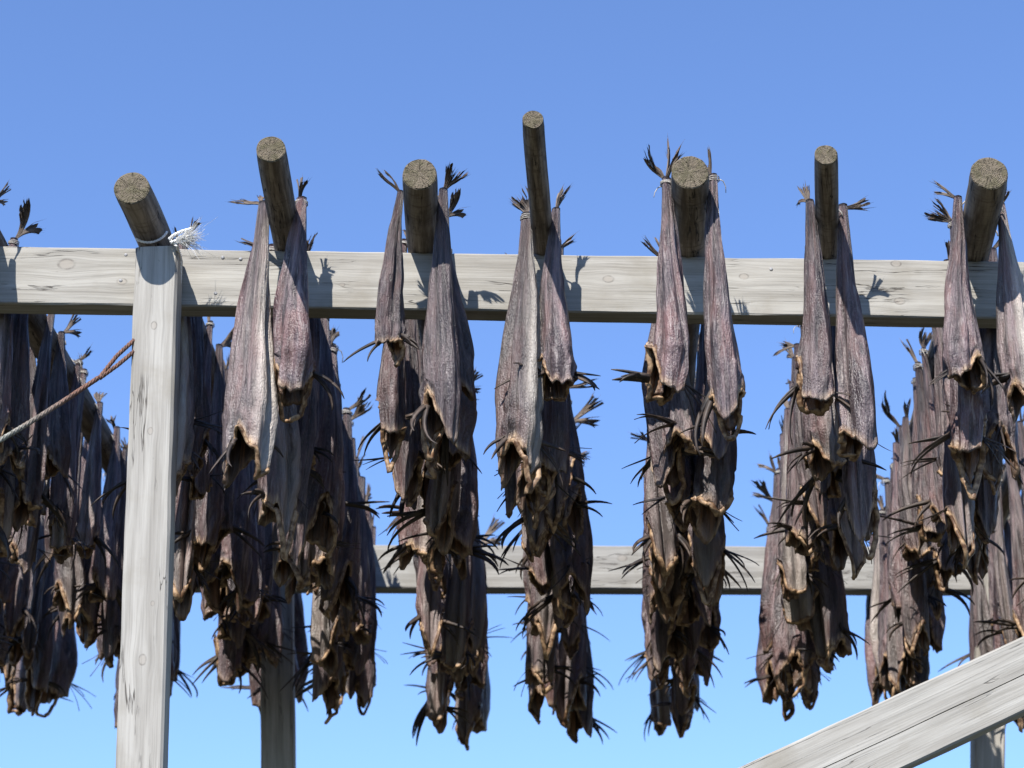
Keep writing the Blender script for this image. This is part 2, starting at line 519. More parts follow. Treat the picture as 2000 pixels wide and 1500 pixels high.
# front post (in front of the rail)
pt = at_y(306, 481, YF - 0.100)
pb = at_y(271, 1500, YF - 0.115)
dirp = (pb - pt).normalized()
p_foot = pt + dirp * ((pt.z + 0.3) / -dirp.z)
def post_knots(lst):
    out = []
    for px, py, r in lst:
        p = at_y(px, py, YF - 0.105); out.append(((p - pt).dot(dirp), 0.0 + (p - (pt + dirp * (p - pt).dot(dirp))).x * -1.0, r))
    return out
m_post = wood_board('front_post_wood', (0.335, 0.322, 0.295), (0.238, 0.225, 0.202),
                    [((at_y(px, py, YF - .105) - pt).dot(dirp), dz, r) for px, py, dz, r in ((295, 635, 0.0, .010), (293, 842, 0.0, .009), (282, 1290, 0.0, .012), (300, 1180, .02, .006))], 1.0, 1.0, 9.0)
post = timber('post', pt, p_foot, 0.112, 0.096, m_post, seed=3, bev=0.007)
tag(post, 'thick pale square post standing in front of the front rail', 'post')

# rear posts
def rear_post(px0, px1, label, seed):
    a = at_y((px0 + px1) / 2, 1068, YB - 0.10); b = at_y((px0 + px1) / 2 + (3 if px0 < 1000 else -2), 1500, YB - 0.10)
    d = (b - a).normalized()
    foot = a + d * ((a.z + 0.3) / -d.z)
    w = (px1 - px0) / F * (b - Vector((0, 0, CAMZ))).length * 0.97
    m = wood_board('rear_post_wood', (0.32, 0.30, 0.27), (0.20, 0.185, 0.16), (), 1.0, 1.0, 13.0 + seed)
    o = timber('post', a, foot, w, 0.095, m, seed=seed)
    tag(o, label, 'post')
rear_post(506, 571, 'shaded rear post below the fish of the second pole, left', 4)
rear_post(1906, 1965, 'rear post at the right, passing behind the diagonal brace', 5)

# diagonal brace, lower right
ba, bb = at_y(1240, 1668, 5.30), at_y(2420, 1120, 5.30)
m_br = wood_board('brace_wood', (0.34, 0.328, 0.30), (0.238, 0.225, 0.20), (), 0.9, 0.9, 21.0)
brace = timber('brace', ba, bb, 0.166, 0.07, m_br, seed=6, groove=0.012)   # with a long drying split
tag(brace, 'pale diagonal brace board crossing the lower right corner', 'brace')
# ------------------------------------------------------------------ round poles
RAIL_TOP_F = (at_y(1000, 497.5, YF)).z
RAIL_TOP_B = (at_y(1000, 1064, YB)).z
def rail_top(x, front):
    p0, p1 = (fr0, fr1) if front else (br0, br1)
    t = (x - p0.x) / (p1.x - p0.x)
    return p0.z + (p1.z - p0.z) * t + (RAIL_H / 2 if front else 0.0825)

# near end px, near diameter px, x px where it crosses the front rail, x px over the back rail, far/near radius ratio
POLES = {
    -1: ((-420, 330), 70, -300, 92, 0.85),
    0: ((-92, 352), 70, -34, 305, 0.9),
    1: ((257, 368), 73, 301, 528, 0.85),
    2: ((529, 292), 60, 560, 700, 1.1),
    3: ((820, 341), 70, 826, 895, 0.85),
    4: ((1041, 234), 42, 1062, 1088, 1.6),
    5: ((1348, 337), 75, 1348, 1305, 0.85),
    6: ((1613, 303), 46, 1617, 1535, 1.5),
    7: ((1932, 339), 74, 1903, 1738, 0.85),
    8: ((2235, 330), 60, 2180, 1925, 1.0),
}
POLE_LABEL = {
    -1: 'round pole beyond the left picture edge holding the leftmost fish row',
    0: 'round pole just outside the left edge, next to the post',
    1: 'thick short pole end lashed with white rope above the post',
    2: 'round pole second from left, blotched dark with a pale streaked end',
    3: 'thick round pole third from left with mossy cut end',
    4: 'thin pole reaching highest, fourth from the left',
    5: 'thickest round pole, fifth from left, with cracked end grain',
    6: 'thin pole second from the right, rising above its neighbours',
    7: 'thick round pole at the right with ringed cut end',
    8: 'round pole beyond the right picture edge over the brace',
}
PATH = {}
def pole_path(i):
    (nx_, ny_), dia, bx, kx, ratio = POLES[i]
    # radius at the near end from its apparent size
    zc = RAIL_TOP_F + 0.045
    near0 = at_z(nx_, ny_, zc)
    dep = near0.y * math.cos(PITCH) + (near0.z - CAMZ) * math.sin(PITCH)
    r0 = dia / 2 / F * dep
    r1 = r0 * ratio
    xf = at_y(bx, 500, YF + .03).x
    f = Vector((xf, YF + 0.034, rail_top(xf, True) + r0 * (1 + (ratio - 1) * 0.15) - 0.004))
    xb = at_y(kx, 1066, YB + .03).x
    b = Vector((xb, YB + 0.034, rail_top(xb, False) + r0 + (r1 - r0) * 0.85 - 0.004))
    near = at_z(nx_, ny_, f.z + 0.006)
    far = b + (b - f).normalized() * 0.45
    return near, f, b, far, r0, r1

def pole_point(i, Y):
    near, f, b, far, r0, r1 = PATH[i]
    if Y <= f.y:
        t = (Y - near.y) / (f.y - near.y); p = near.lerp(f, t)
    else:
        t = (Y - f.y) / (b.y - f.y); p = f.lerp(b, t)
    s = (Y - near.y) / (far.y - near.y)
    return p, r0 + (r1 - r0) * s

def build_pole(i):
    PATH[i] = pole_path(i)
    near, f, b, far, r0, r1 = PATH[i]
    rnd = random.Random(100 + i)
    root = empty('pole', near)
    tag(root, POLE_LABEL[i], 'pole', 'round poles laid across the rails')
    n, m = 30, 90
    V, Fc, UV = [], [], []
    ys = np.linspace(near.y, far.y, m + 1)
    for j, Y in enumerate(ys):
        # soften the bend where the stub meets the rail
        p = Vector((0, 0, 0))
        for k in range(-3, 4):
            yy = min(max(Y + k * 0.06, near.y), far.y) if 3 < j < m - 3 else Y
            p += pole_point(i, yy)[0]
        p /= 7
        r = pole_point(i, Y)[1]
        for k in range(n):
            a = 2 * math.pi * k / n
            q = Vector((math.cos(a) * 1.2, math.sin(a) * 1.2, Y * 3 + i * 7))
            rr = r * (1 + 0.05 * mnoise.noise(q) + 0.025 * mnoise.noise(q * 3.1))
            if j == 0: rr *= 0.975
            wob = Vector((0.004 * mnoise.noise(Vector((Y * 1.3, i, 0))), 0, 0.003 * mnoise.noise(Vector((Y * 1.3, i, 8)))))
            V.append(p + wob * (0 if j < 2 else 1) + Vector((math.cos(a) * rr, 0, math.sin(a) * rr)) - near)
    for j in range(m):
        for k in range(n):
            k2 = (k + 1) % n
            Fc.append((j * n + k, j * n + k2, (j + 1) * n + k2, (j + 1) * n + k))
            UV += [(k / n * .28, ys[j]), ((k + 1) / n * .28, ys[j]), ((k + 1) / n * .28, ys[j + 1]), (k / n * .28, ys[j + 1])]
    o = mesh_obj('shaft', V, Fc, M_POLE, root)
    ul = o.data.uv_layers.new(name='UVMap')
    ul.data.foreach_set('uv', [c for t in UV for c in t])
    for end, j0, sgn in (('near', 0, -1), ('far', m, 1)):
        ring = [V[j0 * n + k] for k in range(n)]
        c = sum(ring, Vector()) / n
        v, fc = [], []
        for s in (1.0, 0.93, 0.6, 0.3):
            for k in range(n):
                w = c + (ring[k] - c) * s
                dy = sgn * (0.0 if s == 1.0 else 0.003) + 0.0022 * mnoise.noise(w * 40 + Vector((i, 0, 0))) * (s < 1)
                v.append(w + Vector((0, dy, 0)) - c)
        v.append(Vector((0, sgn * 0.003, 0)))
        for q in range(3):
            for k in range(n):
                k2 = (k + 1) % n
                fc.append((q * n + k, q * n + k2, (q + 1) * n + k2, (q + 1) * n + k) if sgn > 0 else (q * n + k2, q * n + k, (q + 1) * n + k, (q + 1) * n + k2))
        for k in range(n):
            k2 = (k + 1) % n
            fc.append((3 * n + k, 3 * n + k2, 4 * n) if sgn > 0 else (3 * n + k2, 3 * n + k, 4 * n))
        e = mesh_obj('cut_end', v, fc, M_END, root, False)
        e.location = c
    return root
for i in POLES:
    build_pole(i)

# ------------------------------------------------------------------ dried fish
def lerp_tab(tab, v):
    for (a, x), (b, y) in zip(tab, tab[1:]):
        if v <= b:
            t = (v - a) / (b - a); t = t * t * (3 - 2 * t) * 0.5 + t * 0.5
            return x + (y - x) * t
    return tab[-1][1]

DEPTH = [(0, .013), (.06, .015), (.14, .017), (.28, .027), (.45, .041), (.62, .054), (.78, .062), (.89, .062), (1, .053)]
THICK = [(0, .010), (.06, .012), (.14, .015), (.28, .021), (.45, .028), (.62, .034), (.78, .041), (.90, .045), (1, .040)]

def fish_body(seed, L, wid, belly_amt, slit, nape, throat, side_cut, twist=0.0, pale=False):
    """headless dried fish hanging by the tail; origin beside the pole axis, z down. nape = +x, belly = -x"""
    rnd = random.Random(seed)
    n, m = 56, 64
    off = rnd.uniform(0, 50)
    bow, bowy = rnd.uniform(-.014, .014), rnd.uniform(-.018, .018)
    V, Fc, UV, Z = [], [], [], []
    ztop = 0.03
    T = ztop + L
    vs = [j / m for j in range(m + 1)]
    ph = [rnd.uniform(0, 6.28) for _ in range(6)]
    fold = rnd.uniform(.14, .42)
    asym = rnd.uniform(.2, 1.8)
    def radial(th, v):
        a, b = lerp_tab(DEPTH, v) * wid, lerp_tab(THICK, v) * wid * rnd_th
        c, s = math.cos(th), math.sin(th)
        r = 1.0 / math.sqrt((c / a) ** 2 + (s / b) ** 2)
        grow = min(1.0, v * 3.0)
        # flanks sunk between back and belly
        for sg in (1, -1):
            dth = (th - sg * 1.05 + math.pi) % (2 * math.pi) - math.pi
            r *= 1 - fold * grow * math.exp(-(dth / .42) ** 2)
            dth = (th - sg * 2.25 + math.pi) % (2 * math.pi) - math.pi
            r *= 1 - 0.6 * fold * grow * math.exp(-(dth / .35) ** 2)
        # opened belly
        dth = (th - math.pi + math.pi) % (2 * math.pi) - math.pi
        dpi = abs(abs(th if th <= math.pi else th - 2 * math.pi) - math.pi)
        op = max(0.0, min(1.0, (v - .36) / .16))
        r *= 1 - slit * op * math.exp(-(dpi / .20) ** 2)
        # drying wrinkles that run lengthwise
        q = Vector((c * 2.2 + off, s * 2.2, v * 2.0))
        q2 = Vector((c * 5.5, s * 5.5 + off, v * 3.2))
        r *= 1 + grow * (0.24 * mnoise.noise(q) + 0.17 * mnoise.noise(q2)) + 0.03 * math.sin(7 * th + ph[0] + 3 * v)
        r += 0.0046 * grow * mnoise.noise(Vector((c * 12, s * 12 + off, v * 5)))
        return r
    rnd_th = rnd.uniform(.85, 1.15)
    def flap(th):
        t = th if th <= math.pi else th - 2 * math.pi
        d0, d1 = abs(t), math.pi - abs(t)
        jag = 0.016 * mnoise.noise(Vector((math.cos(th) * 4 + off, math.sin(th) * 4, 3)))
        return nape * math.exp(-(d0 / .62) ** 2) + throat * math.exp(-(d1 / .45) ** 2) - side_cut * (asym if t > 0 else 2 - asym) * math.exp(-((d0 - 1.6) / .6) ** 2) + jag
    def centre(v):
        return Vector((bow * math.sin(math.pi * v) + .010 * v * mnoise.noise(Vector((v * 3, off, 1))), bowy * math.sin(math.pi * v * .9) + .010 * v * mnoise.noise(Vector((v * 3, off, 5))), 0))
    for j, v in enumerate(vs):
        k_end = max(0.0, (v - .80) / .20)
        k_end = k_end * k_end * (3 - 2 * k_end)
        for k in range(n):
            th = 2 * math.pi * k / n
            r = radial(th, v)
            z = ztop - T * v
            fl = flap(th) * k_end
            # tips lean towards the middle so that the flaps end in points
            if v > .955: r *= 1 + 1.6 * (v - .955)
            if v > .82: r += .006 * mnoise.noise(Vector((math.cos(th) * 3, math.sin(th) * 3 + off, v * 14)))
            r2 = r * (1 - 0.16 * k_end * max(0.0, flap(th)) / max(nape, .04))
            tw = twist * v
            x, y = r2 * math.cos(th), r2 * math.sin(th)
            c = centre(v)
            V.append(Vector((x * math.cos(tw) - y * math.sin(tw) + c.x, x * math.sin(tw) + y * math.cos(tw) + c.y, z - fl)))
            t = th if th <= math.pi else th - 2 * math.pi
            d1 = math.pi - abs(t)
            be = belly_amt * max(0.0, min(1.0, (1.05 - d1 + 0.35 * mnoise.noise(Vector((v * 5, th, off)))) / .5)) * max(0.0, min(1.0, (v - .04) / .15))
            if pale: be = max(be, .12 + .25 * mnoise.noise(Vector((v * 4, math.cos(th) * 2, off))))
            rim = max(0.0, min(1.0, (v - .955) / .03)) * (0.25 + 0.75 * min(1.0, abs(math.sin(th)) * 1.3))
            Z.append((be, rim, 0.0))
    nr = m + 1
    # collar bones: a thick rim round the opening that sags into a loop at the throat
    rim_pts = [V[m * n + k].copy() for k in range(n)]
    cg = Geo()
    loop_drop = rnd.choice((.0, .012, .03, .05))
    ks = [k for k in range(n) if .75 < 2 * math.pi * k / n < 2 * math.pi - .75]
    path, rads = [], []
    cen = sum(rim_pts, Vector()) / n
    for q, k in enumerate(ks):
        t = q / (len(ks) - 1)
        p = rim_pts[k] + (cen - rim_pts[k]) * .06
        p = Vector((p.x, p.y, p.z - loop_drop * math.exp(-((t - .5) / .16) ** 2) + .004))
        path.append(p + Vector((.002 * mnoise.noise(Vector((q * .4, off, 0))), .002 * mnoise.noise(Vector((q * .4, off, 4))), 0)))
        rads.append((.0030 + .0042 * math.sin(math.pi * t) ** .6 + .0012 * mnoise.noise(Vector((q * .3, off, 9)))))
    cg.tube(path, rads, 8, True, .7)
    cm = bpy.data.meshes.new('collar_bone')
    cm.from_pydata([tuple(v) for v in cg.v], [], cg.f)
    cm.materials.append(M_COLLAR)
    cm.polygons.foreach_set('use_smooth', [True] * len(cm.polygons))
    # inside wall, from the rim back up into the cavity
    c_in = [(.985, .93), (.95, .86), (.90, .80), (.82, .74), (.72, .55), (.66, .1)]
    for (v, s) in c_in:
        k_end = max(0.0, (v - .80) / .20); k_end = k_end * k_end * (3 - 2 * k_end)
        for k in range(n):
            th = 2 * math.pi * k / n
            r = radial(th, v) * s - 0.002
            r = max(r, 0.001)
            fl = flap(th) * k_end
            r *= (1 - 0.16 * k_end * max(0.0, flap(th)) / max(nape, .04))
            tw = twist * v
            x, y = r * math.cos(th), r * math.sin(th)
            c = centre(v)
            V.append(Vector((x * math.cos(tw) - y * math.sin(tw) + c.x, x * math.sin(tw) + y * math.cos(tw) + c.y, ztop - T * v - fl)))
            Z.append((0, 0.55 if s > .9 else (0.25 if s > .85 else 0), 0.5 if s > .9 else 1.0))
    tot = nr + len(c_in)
    for j in range(tot - 1):
        for k in range(n):
            k2 = (k + 1) % n
            Fc.append((j * n + k, j * n + k2, (j + 1) * n + k2, (j + 1) * n + k))
            va, vb = (vs[j] if j < nr else 1.0 - (j - m) * .03), (vs[j + 1] if j + 1 < nr else 1.0 - (j + 1 - m) * .03)
            va, vb = va * .8, vb * .8
            UV += [(k / n, va), ((k + 1) / n, va), ((k + 1) / n, vb), (k / n, vb)]
    Fc.append(tuple(range(n)))
    UV += [(k / n, 0) for k in range(n)]
    Fc.append(tuple((tot - 1) * n + k for k in reversed(range(n))))
    UV += [(k / n, .6) for k in range(n)]
    me = bpy.data.meshes.new('body')
    me.from_pydata([(-v).to_tuple() if False else tuple(v) for v in V], [], [tuple(reversed(f)) for f in Fc])
    ruv = []
    pos = 0
    for f in Fc:
        ruv += list(reversed(UV[pos:pos + len(f)])); pos += len(f)
    ul = me.uv_layers.new(name='UVMap')
    ul.data.foreach_set('uv', [c for t in ruv for c in t])
    ca = me.color_attributes.new('zone', 'FLOAT_COLOR', 'POINT')
    ca.data.foreach_set('color', [c for z in Z for c in (*z, 1.0)])
    me.materials.append(M_FISH)
    me.polygons.foreach_set('use_smooth', [True] * len(me.polygons))
    me.update()
    return me, cm

def strip_mesh(name, strips, mat):
    """strips: list of (list of (left, right) points); thin double-sided blades with a little thickness"""
    V, Fc, UV = [], [], []
    for st in strips:
        b = len(V)
        k = len(st)
        for (l, r) in st:
            nrm = Vector((0.0006, 0.0006, 0.0006))
            mid = (l + r) / 2
            V += [l, mid + Vector((0, 0, 0)) + (r - l).cross(Vector((.3, .2, 1))).normalized() * 0.0014, r, mid - (r - l).cross(Vector((.3, .2, 1))).normalized() * 0.0012]
        for i in range(k - 1):
            for a, c, u0, u1 in ((0, 1, 0, .5), (1, 2, .5, 1), (2, 3, 1, 1.5), (3, 0, 1.5, 2)):
                p, q = b + i * 4, b + (i + 1) * 4
                Fc.append((p + a, p + c, q + c, q + a))
                UV += [(u0 * .05, i / k), (u1 * .05, i / k), (u1 * .05, (i + 1) / k), (u0 * .05, (i + 1) / k)]
        Fc.append((b + 3, b + 2, b + 1, b)); UV += [(0, 0)] * 4
        e = b + (k - 1) * 4
        Fc.append((e, e + 1, e + 2, e + 3)); UV += [(0, 1)] * 4
    me = bpy.data.meshes.new(name)
    me.from_pydata([tuple(v) for v in V], [], Fc)
    ul = me.uv_layers.new(name='UVMap')
    ul.data.foreach_set('uv', [c for t in UV for c in t])
    me.materials.append(mat)
    me.polygons.foreach_set('use_smooth', [True] * len(me.polygons))
    me.update()
    return me

def tail_mesh(seed):
    """dried tail fan: stem at the origin, fan spreads along +z, in the xz plane, rays split and curled"""
    rnd = random.Random(seed)
    V, Fc, UV = [], [], []
    lobes = rnd.choice((1, 2, 2, 2, 3))
    L0 = rnd.uniform(.11, .17)
    spread = rnd.uniform(.15, .5)
    for q in range(lobes):
        f = ((q + .5) / lobes * 2 - 1)
        aim = f * spread + rnd.uniform(-.12, .12)
        open_ = rnd.uniform(.09, .20)
        bend = rnd.uniform(-.9, .9)
        roll = rnd.uniform(-.6, .6)
        nu, nv = 9, 9
        L = L0 * rnd.uniform(.7, 1.1)
        lens = [L * (1 + rnd.uniform(-.28, .10) + .10 * abs(u / (nu - 1) * 2 - 1)) for u in range(nu)]
        b = len(V)
        for sgn in (1, -1):
            for u in range(nu):
                fu = u / (nu - 1) * 2 - 1
                for w in range(nv):
                    t = w / (nv - 1)
                    a = aim * min(1, t * 1.6 + .15) + fu * open_ * (.35 + .65 * t)
                    d = lens[u] * t
                    be = bend * t * t + roll * fu * t * .6
                    x = math.sin(a) * d + fu * .008 * (1 - t)
                    y = math.sin(be) * d * .6 + .0022 * math.cos(u * math.pi) * min(1, 3 * t) + sgn * .0005
                    z = math.cos(a) * d * math.cos(be * .6)
                    V.append(Vector((x, y, z)))
        for sg in range(2):
            o_ = b + sg * nu * nv
            for u in range(nu - 1):
                for w in range(nv - 1):
                    if w >= 6 and (u * 7 + q * 3 + seed) % 4 == 0:
                        continue                      # split between two rays
                    p = (o_ + u * nv + w, o_ + (u + 1) * nv + w, o_ + (u + 1) * nv + w + 1, o_ + u * nv + w + 1)
                    Fc.append(p if sg == 0 else p[::-1])
                    c4 = [(u / nu * .12, w / nv), ((u + 1) / nu * .12, w / nv), ((u + 1) / nu * .12, (w + 1) / nv), (u / nu * .12, (w + 1) / nv)]
                    UV += c4 if sg == 0 else c4[::-1]
        # broken ray tips
        for u in range(0, nu):
            if rnd.random() < .6:
                e = V[b + u * nv + nv - 1]; e0 = V[b + u * nv + nv - 3]
                dd = (e - e0).normalized()
                s0 = Vector((.0018, 0, 0))
                tip = e + dd * rnd.uniform(.008, .026) + Vector((rnd.uniform(-.006, .006), rnd.uniform(-.006, .006), 0))
                k = len(V)
                V += [e0 - s0, e0 + s0, tip, e0 + Vector((0, .0016, 0))]
                for fc in ((k, k + 1, k + 2), (k + 1, k + 3, k + 2), (k + 3, k, k + 2)):
                    Fc.append(fc); UV += [(u / nu * .12, .8), (u / nu * .12 + .01, .8), (u / nu * .12, 1)]
    me = bpy.data.meshes.new('tail_fin')
    me.from_pydata([tuple(v) for v in V], [], Fc)
    ul = me.uv_layers.new(name='UVMap')
    ul.data.foreach_set('uv', [c for t in UV for c in t])
    me.materials.append(M_TAIL)
    me.polygons.foreach_set('use_smooth', [True] * len(me.polygons))
    me.update()
    return me

def fin_mesh(seed):
    """withered pectoral fin: a few stiff rays from the origin towards +x, sagging"""
    rnd = random.Random(seed)
    strips = []
    for s in range(rnd.choice((2, 2, 3, 3, 4))):
        L = rnd.uniform(.07, .155)
        az, el = rnd.uniform(-.35, .35), rnd.uniform(-.35, .25)
        sag = rnd.uniform(.1, 1.1)
        yaw = rnd.uniform(-.5, .5)
        p = Vector((0, 0, rnd.uniform(-.006, .006)))
        w0 = rnd.uniform(.009, .017)
        st = []
        k = 8
        for i in range(k):
            t = i / (k - 1)
            e = el - sag * t * t
            a = az + yaw * t
            d = Vector((math.cos(e) * math.cos(a), math.cos(e) * math.sin(a), math.sin(e)))
            if i: p = p + d * (L / (k - 1))
            w = w0 * (1 - t) ** .6 + .0022
            sd = Vector((-math.sin(e), .3, math.cos(e))).normalized()
            st.append((p - sd * w / 2, p + sd * w / 2))
        strips.append(st)
    return strip_mesh('pectoral_fin', strips, M_FIN)

def twine_mesh(seed):
    rnd = random.Random(seed)
    g = Geo()
    for q in range(3):
        z = q * .004 - .004
        pts = [Vector((.0165 * math.cos(a), .0145 * math.sin(a), z + .002 * math.sin(a * 1.0 + q))) for a in np.linspace(0, 2 * math.pi, 15)]
        g.tube(pts, [.0013] * len(pts), 6)
    # loose end
    pts = [Vector((.016, 0, 0)), Vector((.026, .006, -.004)), Vector((.031, .012, -.018)), Vector((.030, .016, -.034))]
    g.tube(pts, [.0015, .0014, .0012, .001], 5)
    me = bpy.data.meshes.new('twine')
    me.from_pydata([tuple(v) for v in g.v], [], g.f)
    me.materials.append(M_TWINE)
    me.polygons.foreach_set('use_smooth', [True] * len(me.polygons))
    return me

# (length, width, belly, slit, nape, throat, side_cut)
VAR = []
vr = random.Random(5)
for s in range(24):
    L = vr.uniform(.50, .65)
    VAR.append(dict(L=L, wid=vr.uniform(.78, 1.0), belly_amt=vr.choice((.15, .3, .2, .6, .1)), slit=vr.uniform(.35, .8),
                    nape=vr.choice((.005, .02, .04, .075)), throat=vr.choice((.0, .02, .045, .07)), side_cut=vr.uniform(.04, .085), twist=vr.uniform(-.9, .9)))
VAR.append(dict(L=.70, wid=.98, belly_amt=1.0, slit=.5, nape=.075, throat=.05, side_cut=.045, twist=.1, pale=True))      # 24 pale, large
VAR.append(dict(L=.67, wid=.95, belly_amt=1.0, slit=.5, nape=.07, throat=.05, side_cut=.03, twist=-.1, pale=True))      # 25 pale
BODY, COLLAR = zip(*[fish_body(40 + i, **v) for i, v in enumerate(VAR)])
TAILS = [tail_mesh(300 + i) for i in range(12)]
FINS = [fin_mesh(500 + i) for i in range(14)]
TWINE = [twine_mesh(700 + i) for i in range(2)]

ORD = ['first', 'second', 'third', 'fourth', 'fifth', 'sixth', 'seventh', 'eighth', 'ninth', 'tenth', 'eleventh', 'twelfth', 'thirteenth',
       'fourteenth', 'fifteenth', 'sixteenth', 'seventeenth', 'eighteenth', 'nineteenth', 'twentieth', 'twenty-first', 'twenty-second', 'twenty-third', 'twenty-fourth']
ROW = {-1: 'leftmost row', 0: 'row left of the post', 1: 'roped first pole', 2: 'second pole',
       3: 'third pole', 4: 'fourth pole', 5: 'fifth pole', 6: 'sixth pole', 7: 'seventh pole', 8: 'rightmost row'}

def part(name, me, parent, loc, rot, scale=(1, 1, 1)):
    o = bpy.data.objects.new(name, me)
    o.parent = parent
    o.location = loc
    o.rotation_euler = rot
    o.scale = scale
    COL.objects.link(o)
    return o

fr = random.Random(77)
COUNT = {}
def hang(pole, side, Y, var=None, psi=None, sc=1.0, splay=None, lean=None, tail=True, label=None, drop=0.0, fat=None):
    """side -1 left / +1 right of the pole; psi = direction (deg) the back of the fish faces, 0 = right, -90 = towards the camera"""
    p, r = pole_point(pole, Y)
    i = fr.randrange(24) if var is None else var
    if psi is None: psi = (180 if side < 0 else 0) + fr.choice((-1, 1)) * fr.uniform(15, 110)
    if splay is None: splay = fr.uniform(-3.2, 1.6)
    if lean is None: lean = fr.uniform(-3, 3)
    k = COUNT.get((pole, side), 0)
    COUNT[(pole, side)] = k + 1
    root = empty('dried_fish', (p.x + side * (r + .012 * sc), Y, p.z + r * .30 - drop), (R(lean), R(-side * splay), 0))
    word = ('left' if side < 0 else 'right')
    base = label or ('pale-bellied dried fish' if i >= 24 else 'dried fish')
    lab = f'{base}, {ORD[k]} from the front on the {word} of the {ROW[pole]}'
    tag(root, lab, 'fish', 'dried fish hanging in pairs from the poles')
    v = VAR[i]
    bz = R(psi)
    mir = 1 if var is not None else fr.choice((-1, 1))
    if fat is None: fat = fr.uniform(.88, 1.22)
    b_ = part('body', BODY[i], root, (0, 0, 0), (0, 0, bz), (sc * fat, sc * fat * mir, sc))
    part('collar_bone', COLLAR[i], root, (0, 0, 0), (0, 0, bz), (sc * fat, sc * fat * mir, sc))
    b_['tone'] = fr.choice((.5, .6, .7, .8, .9, 1.0))          # fish differ, wherever they hang
    # pectoral fins at the sides of the neck
    T = .03 + v['L']
    for sg in (1, -1):
        if fr.random() < .10: continue
        a = bz + mir * v['twist'] * .93 + sg * R(fr.uniform(70, 105))
        rr = .034 * v['wid'] * sc * fat
        z = (.03 - T * fr.uniform(.89, .95)) * sc
        out = fr.uniform(-25, 25)
        # dried fins mostly stand away to the free side
        aw = a + R(out)
        part('pectoral_fin', fr.choice(FINS), root, (rr * math.cos(a), rr * math.sin(a), z), (R(fr.uniform(-60, 60)), R(fr.uniform(-15, 55)), aw), (fr.uniform(.75, 1.2),) * 3)
    if tail == 2:
        part('tail_fin', fr.choice(TAILS), root, (-side * .006, .01, .020), (R(fr.uniform(-25, 25)), R(fr.uniform(-25, 5)) * side, R(fr.uniform(-60, 60))), (.6, .6, .55))
    elif tail == 3:
        part('tail_fin', TAILS[4], root, (0, .03, .03), (R(8), R(6), R(35)), (.7, .7, 1.25))
        part('tail_fin', TAILS[2], root, (0, 0, .024), (R(-10), R(-38), R(15)), (.6, .6, .6))
    elif tail:
        tilt = R(fr.uniform(22, 80)) * side
        part('tail_fin', fr.choice(TAILS), root, (0, 0, .024 * sc), (R(fr.uniform(-30, 30)), tilt, R(fr.uniform(-50, 50))), (.62 * sc, .75 * sc, .72 * sc * fr.uniform(.8, 1.15)))
    else:
        # this tail is carried over the pole and stands out on the other side
        part('tail_fin', fr.choice(TAILS), root, (-side * (r * 1.7), .02, .055 + r * .5), (R(fr.uniform(-30, 30)), R(fr.uniform(20, 60)) * -side, R(fr.uniform(-40, 40))), (sc, sc, sc))
    if side < 0:                         # string slung over the pole to the mate's tail
        g = Geo()
        rr = r + .004
        pts = [Vector((math.cos(a) * (rr + (.006 if abs(a - math.pi / 2) > 1.2 else 0)) + r + .012 * sc, .003 * math.sin(5 * a), math.sin(a) * rr - r * .30)) for a in np.linspace(math.pi * .98, math.pi * .02, 11)]
        g.tube(pts, [.0021] * len(pts), 5)
        g.build('twine', M_TWINE, root)
    if fr.random() < .4: part('twine', TWINE[k % 2], root, (0, 0, .016 * sc), (0, 0, fr.uniform(0, 6.28)), (sc, sc, sc))
    return root

# the pairs in front of the front rail, as the photograph shows them
hang(2, -1, 5.235, 24, 150, 1.0, 1.0, -1, label='large pale-bellied dried fish', fat=1.18)
hang(2, 1, 5.215, 3, -60, 1.0, 0.0, 1, tail=2, fat=1.18)
hang(3, -1, 5.17, 5, -120, .80, 1.5, 0, fat=1.18)
hang(3, 1, 5.17, 7, -80, .98, -.5, 0, fat=1.18)
hang(3, 1, 5.315, 9, -20, .74, 5.0, 0, label='short dried fish', fat=1.18)
hang(4, -1, 5.25, 25, 150, 1.0, 1.2, -1, label='long pale-bellied dried fish', fat=1.18)
hang(4, 1, 5.22, 2, -70, .90, 0.5, 0, fat=1.18)
hang(5, -1, 5.10, 8, -110, 1.0, 2.0, 0, tail=3, label='sunlit grey dried fish', fat=1.18)
hang(5, 1, 5.08, 11, -60, .98, 1.5, 0, tail=2, label='sunlit grey dried fish', fat=1.18)
hang(6, -1, 5.17, 12, -95, 1.05, 2.0, 0, fat=1.18)
hang(6, 1, 5.19, 14, -75, 1.0, 0.0, 0, fat=1.18)
hang(7, -1, 5.17, 1, -110, .95, 1.5, 0, label='short sunlit dried fish', fat=1.18)
hang(7, 1, 5.20, 25, 130, .78, 1.5, 0, label='pinkish pale dried fish', fat=1.18)
hang(7, -1, 5.30, 4, -90, .98, 2.0, 0, fat=1.18)
hang(1, 1, 5.47, 24, 95, .92, 1.0, 0, label='white-bellied dried fish', fat=1.18)
hang(0, 1, 5.25, 6, -60, .62, 0.0, 0, fat=1.18)

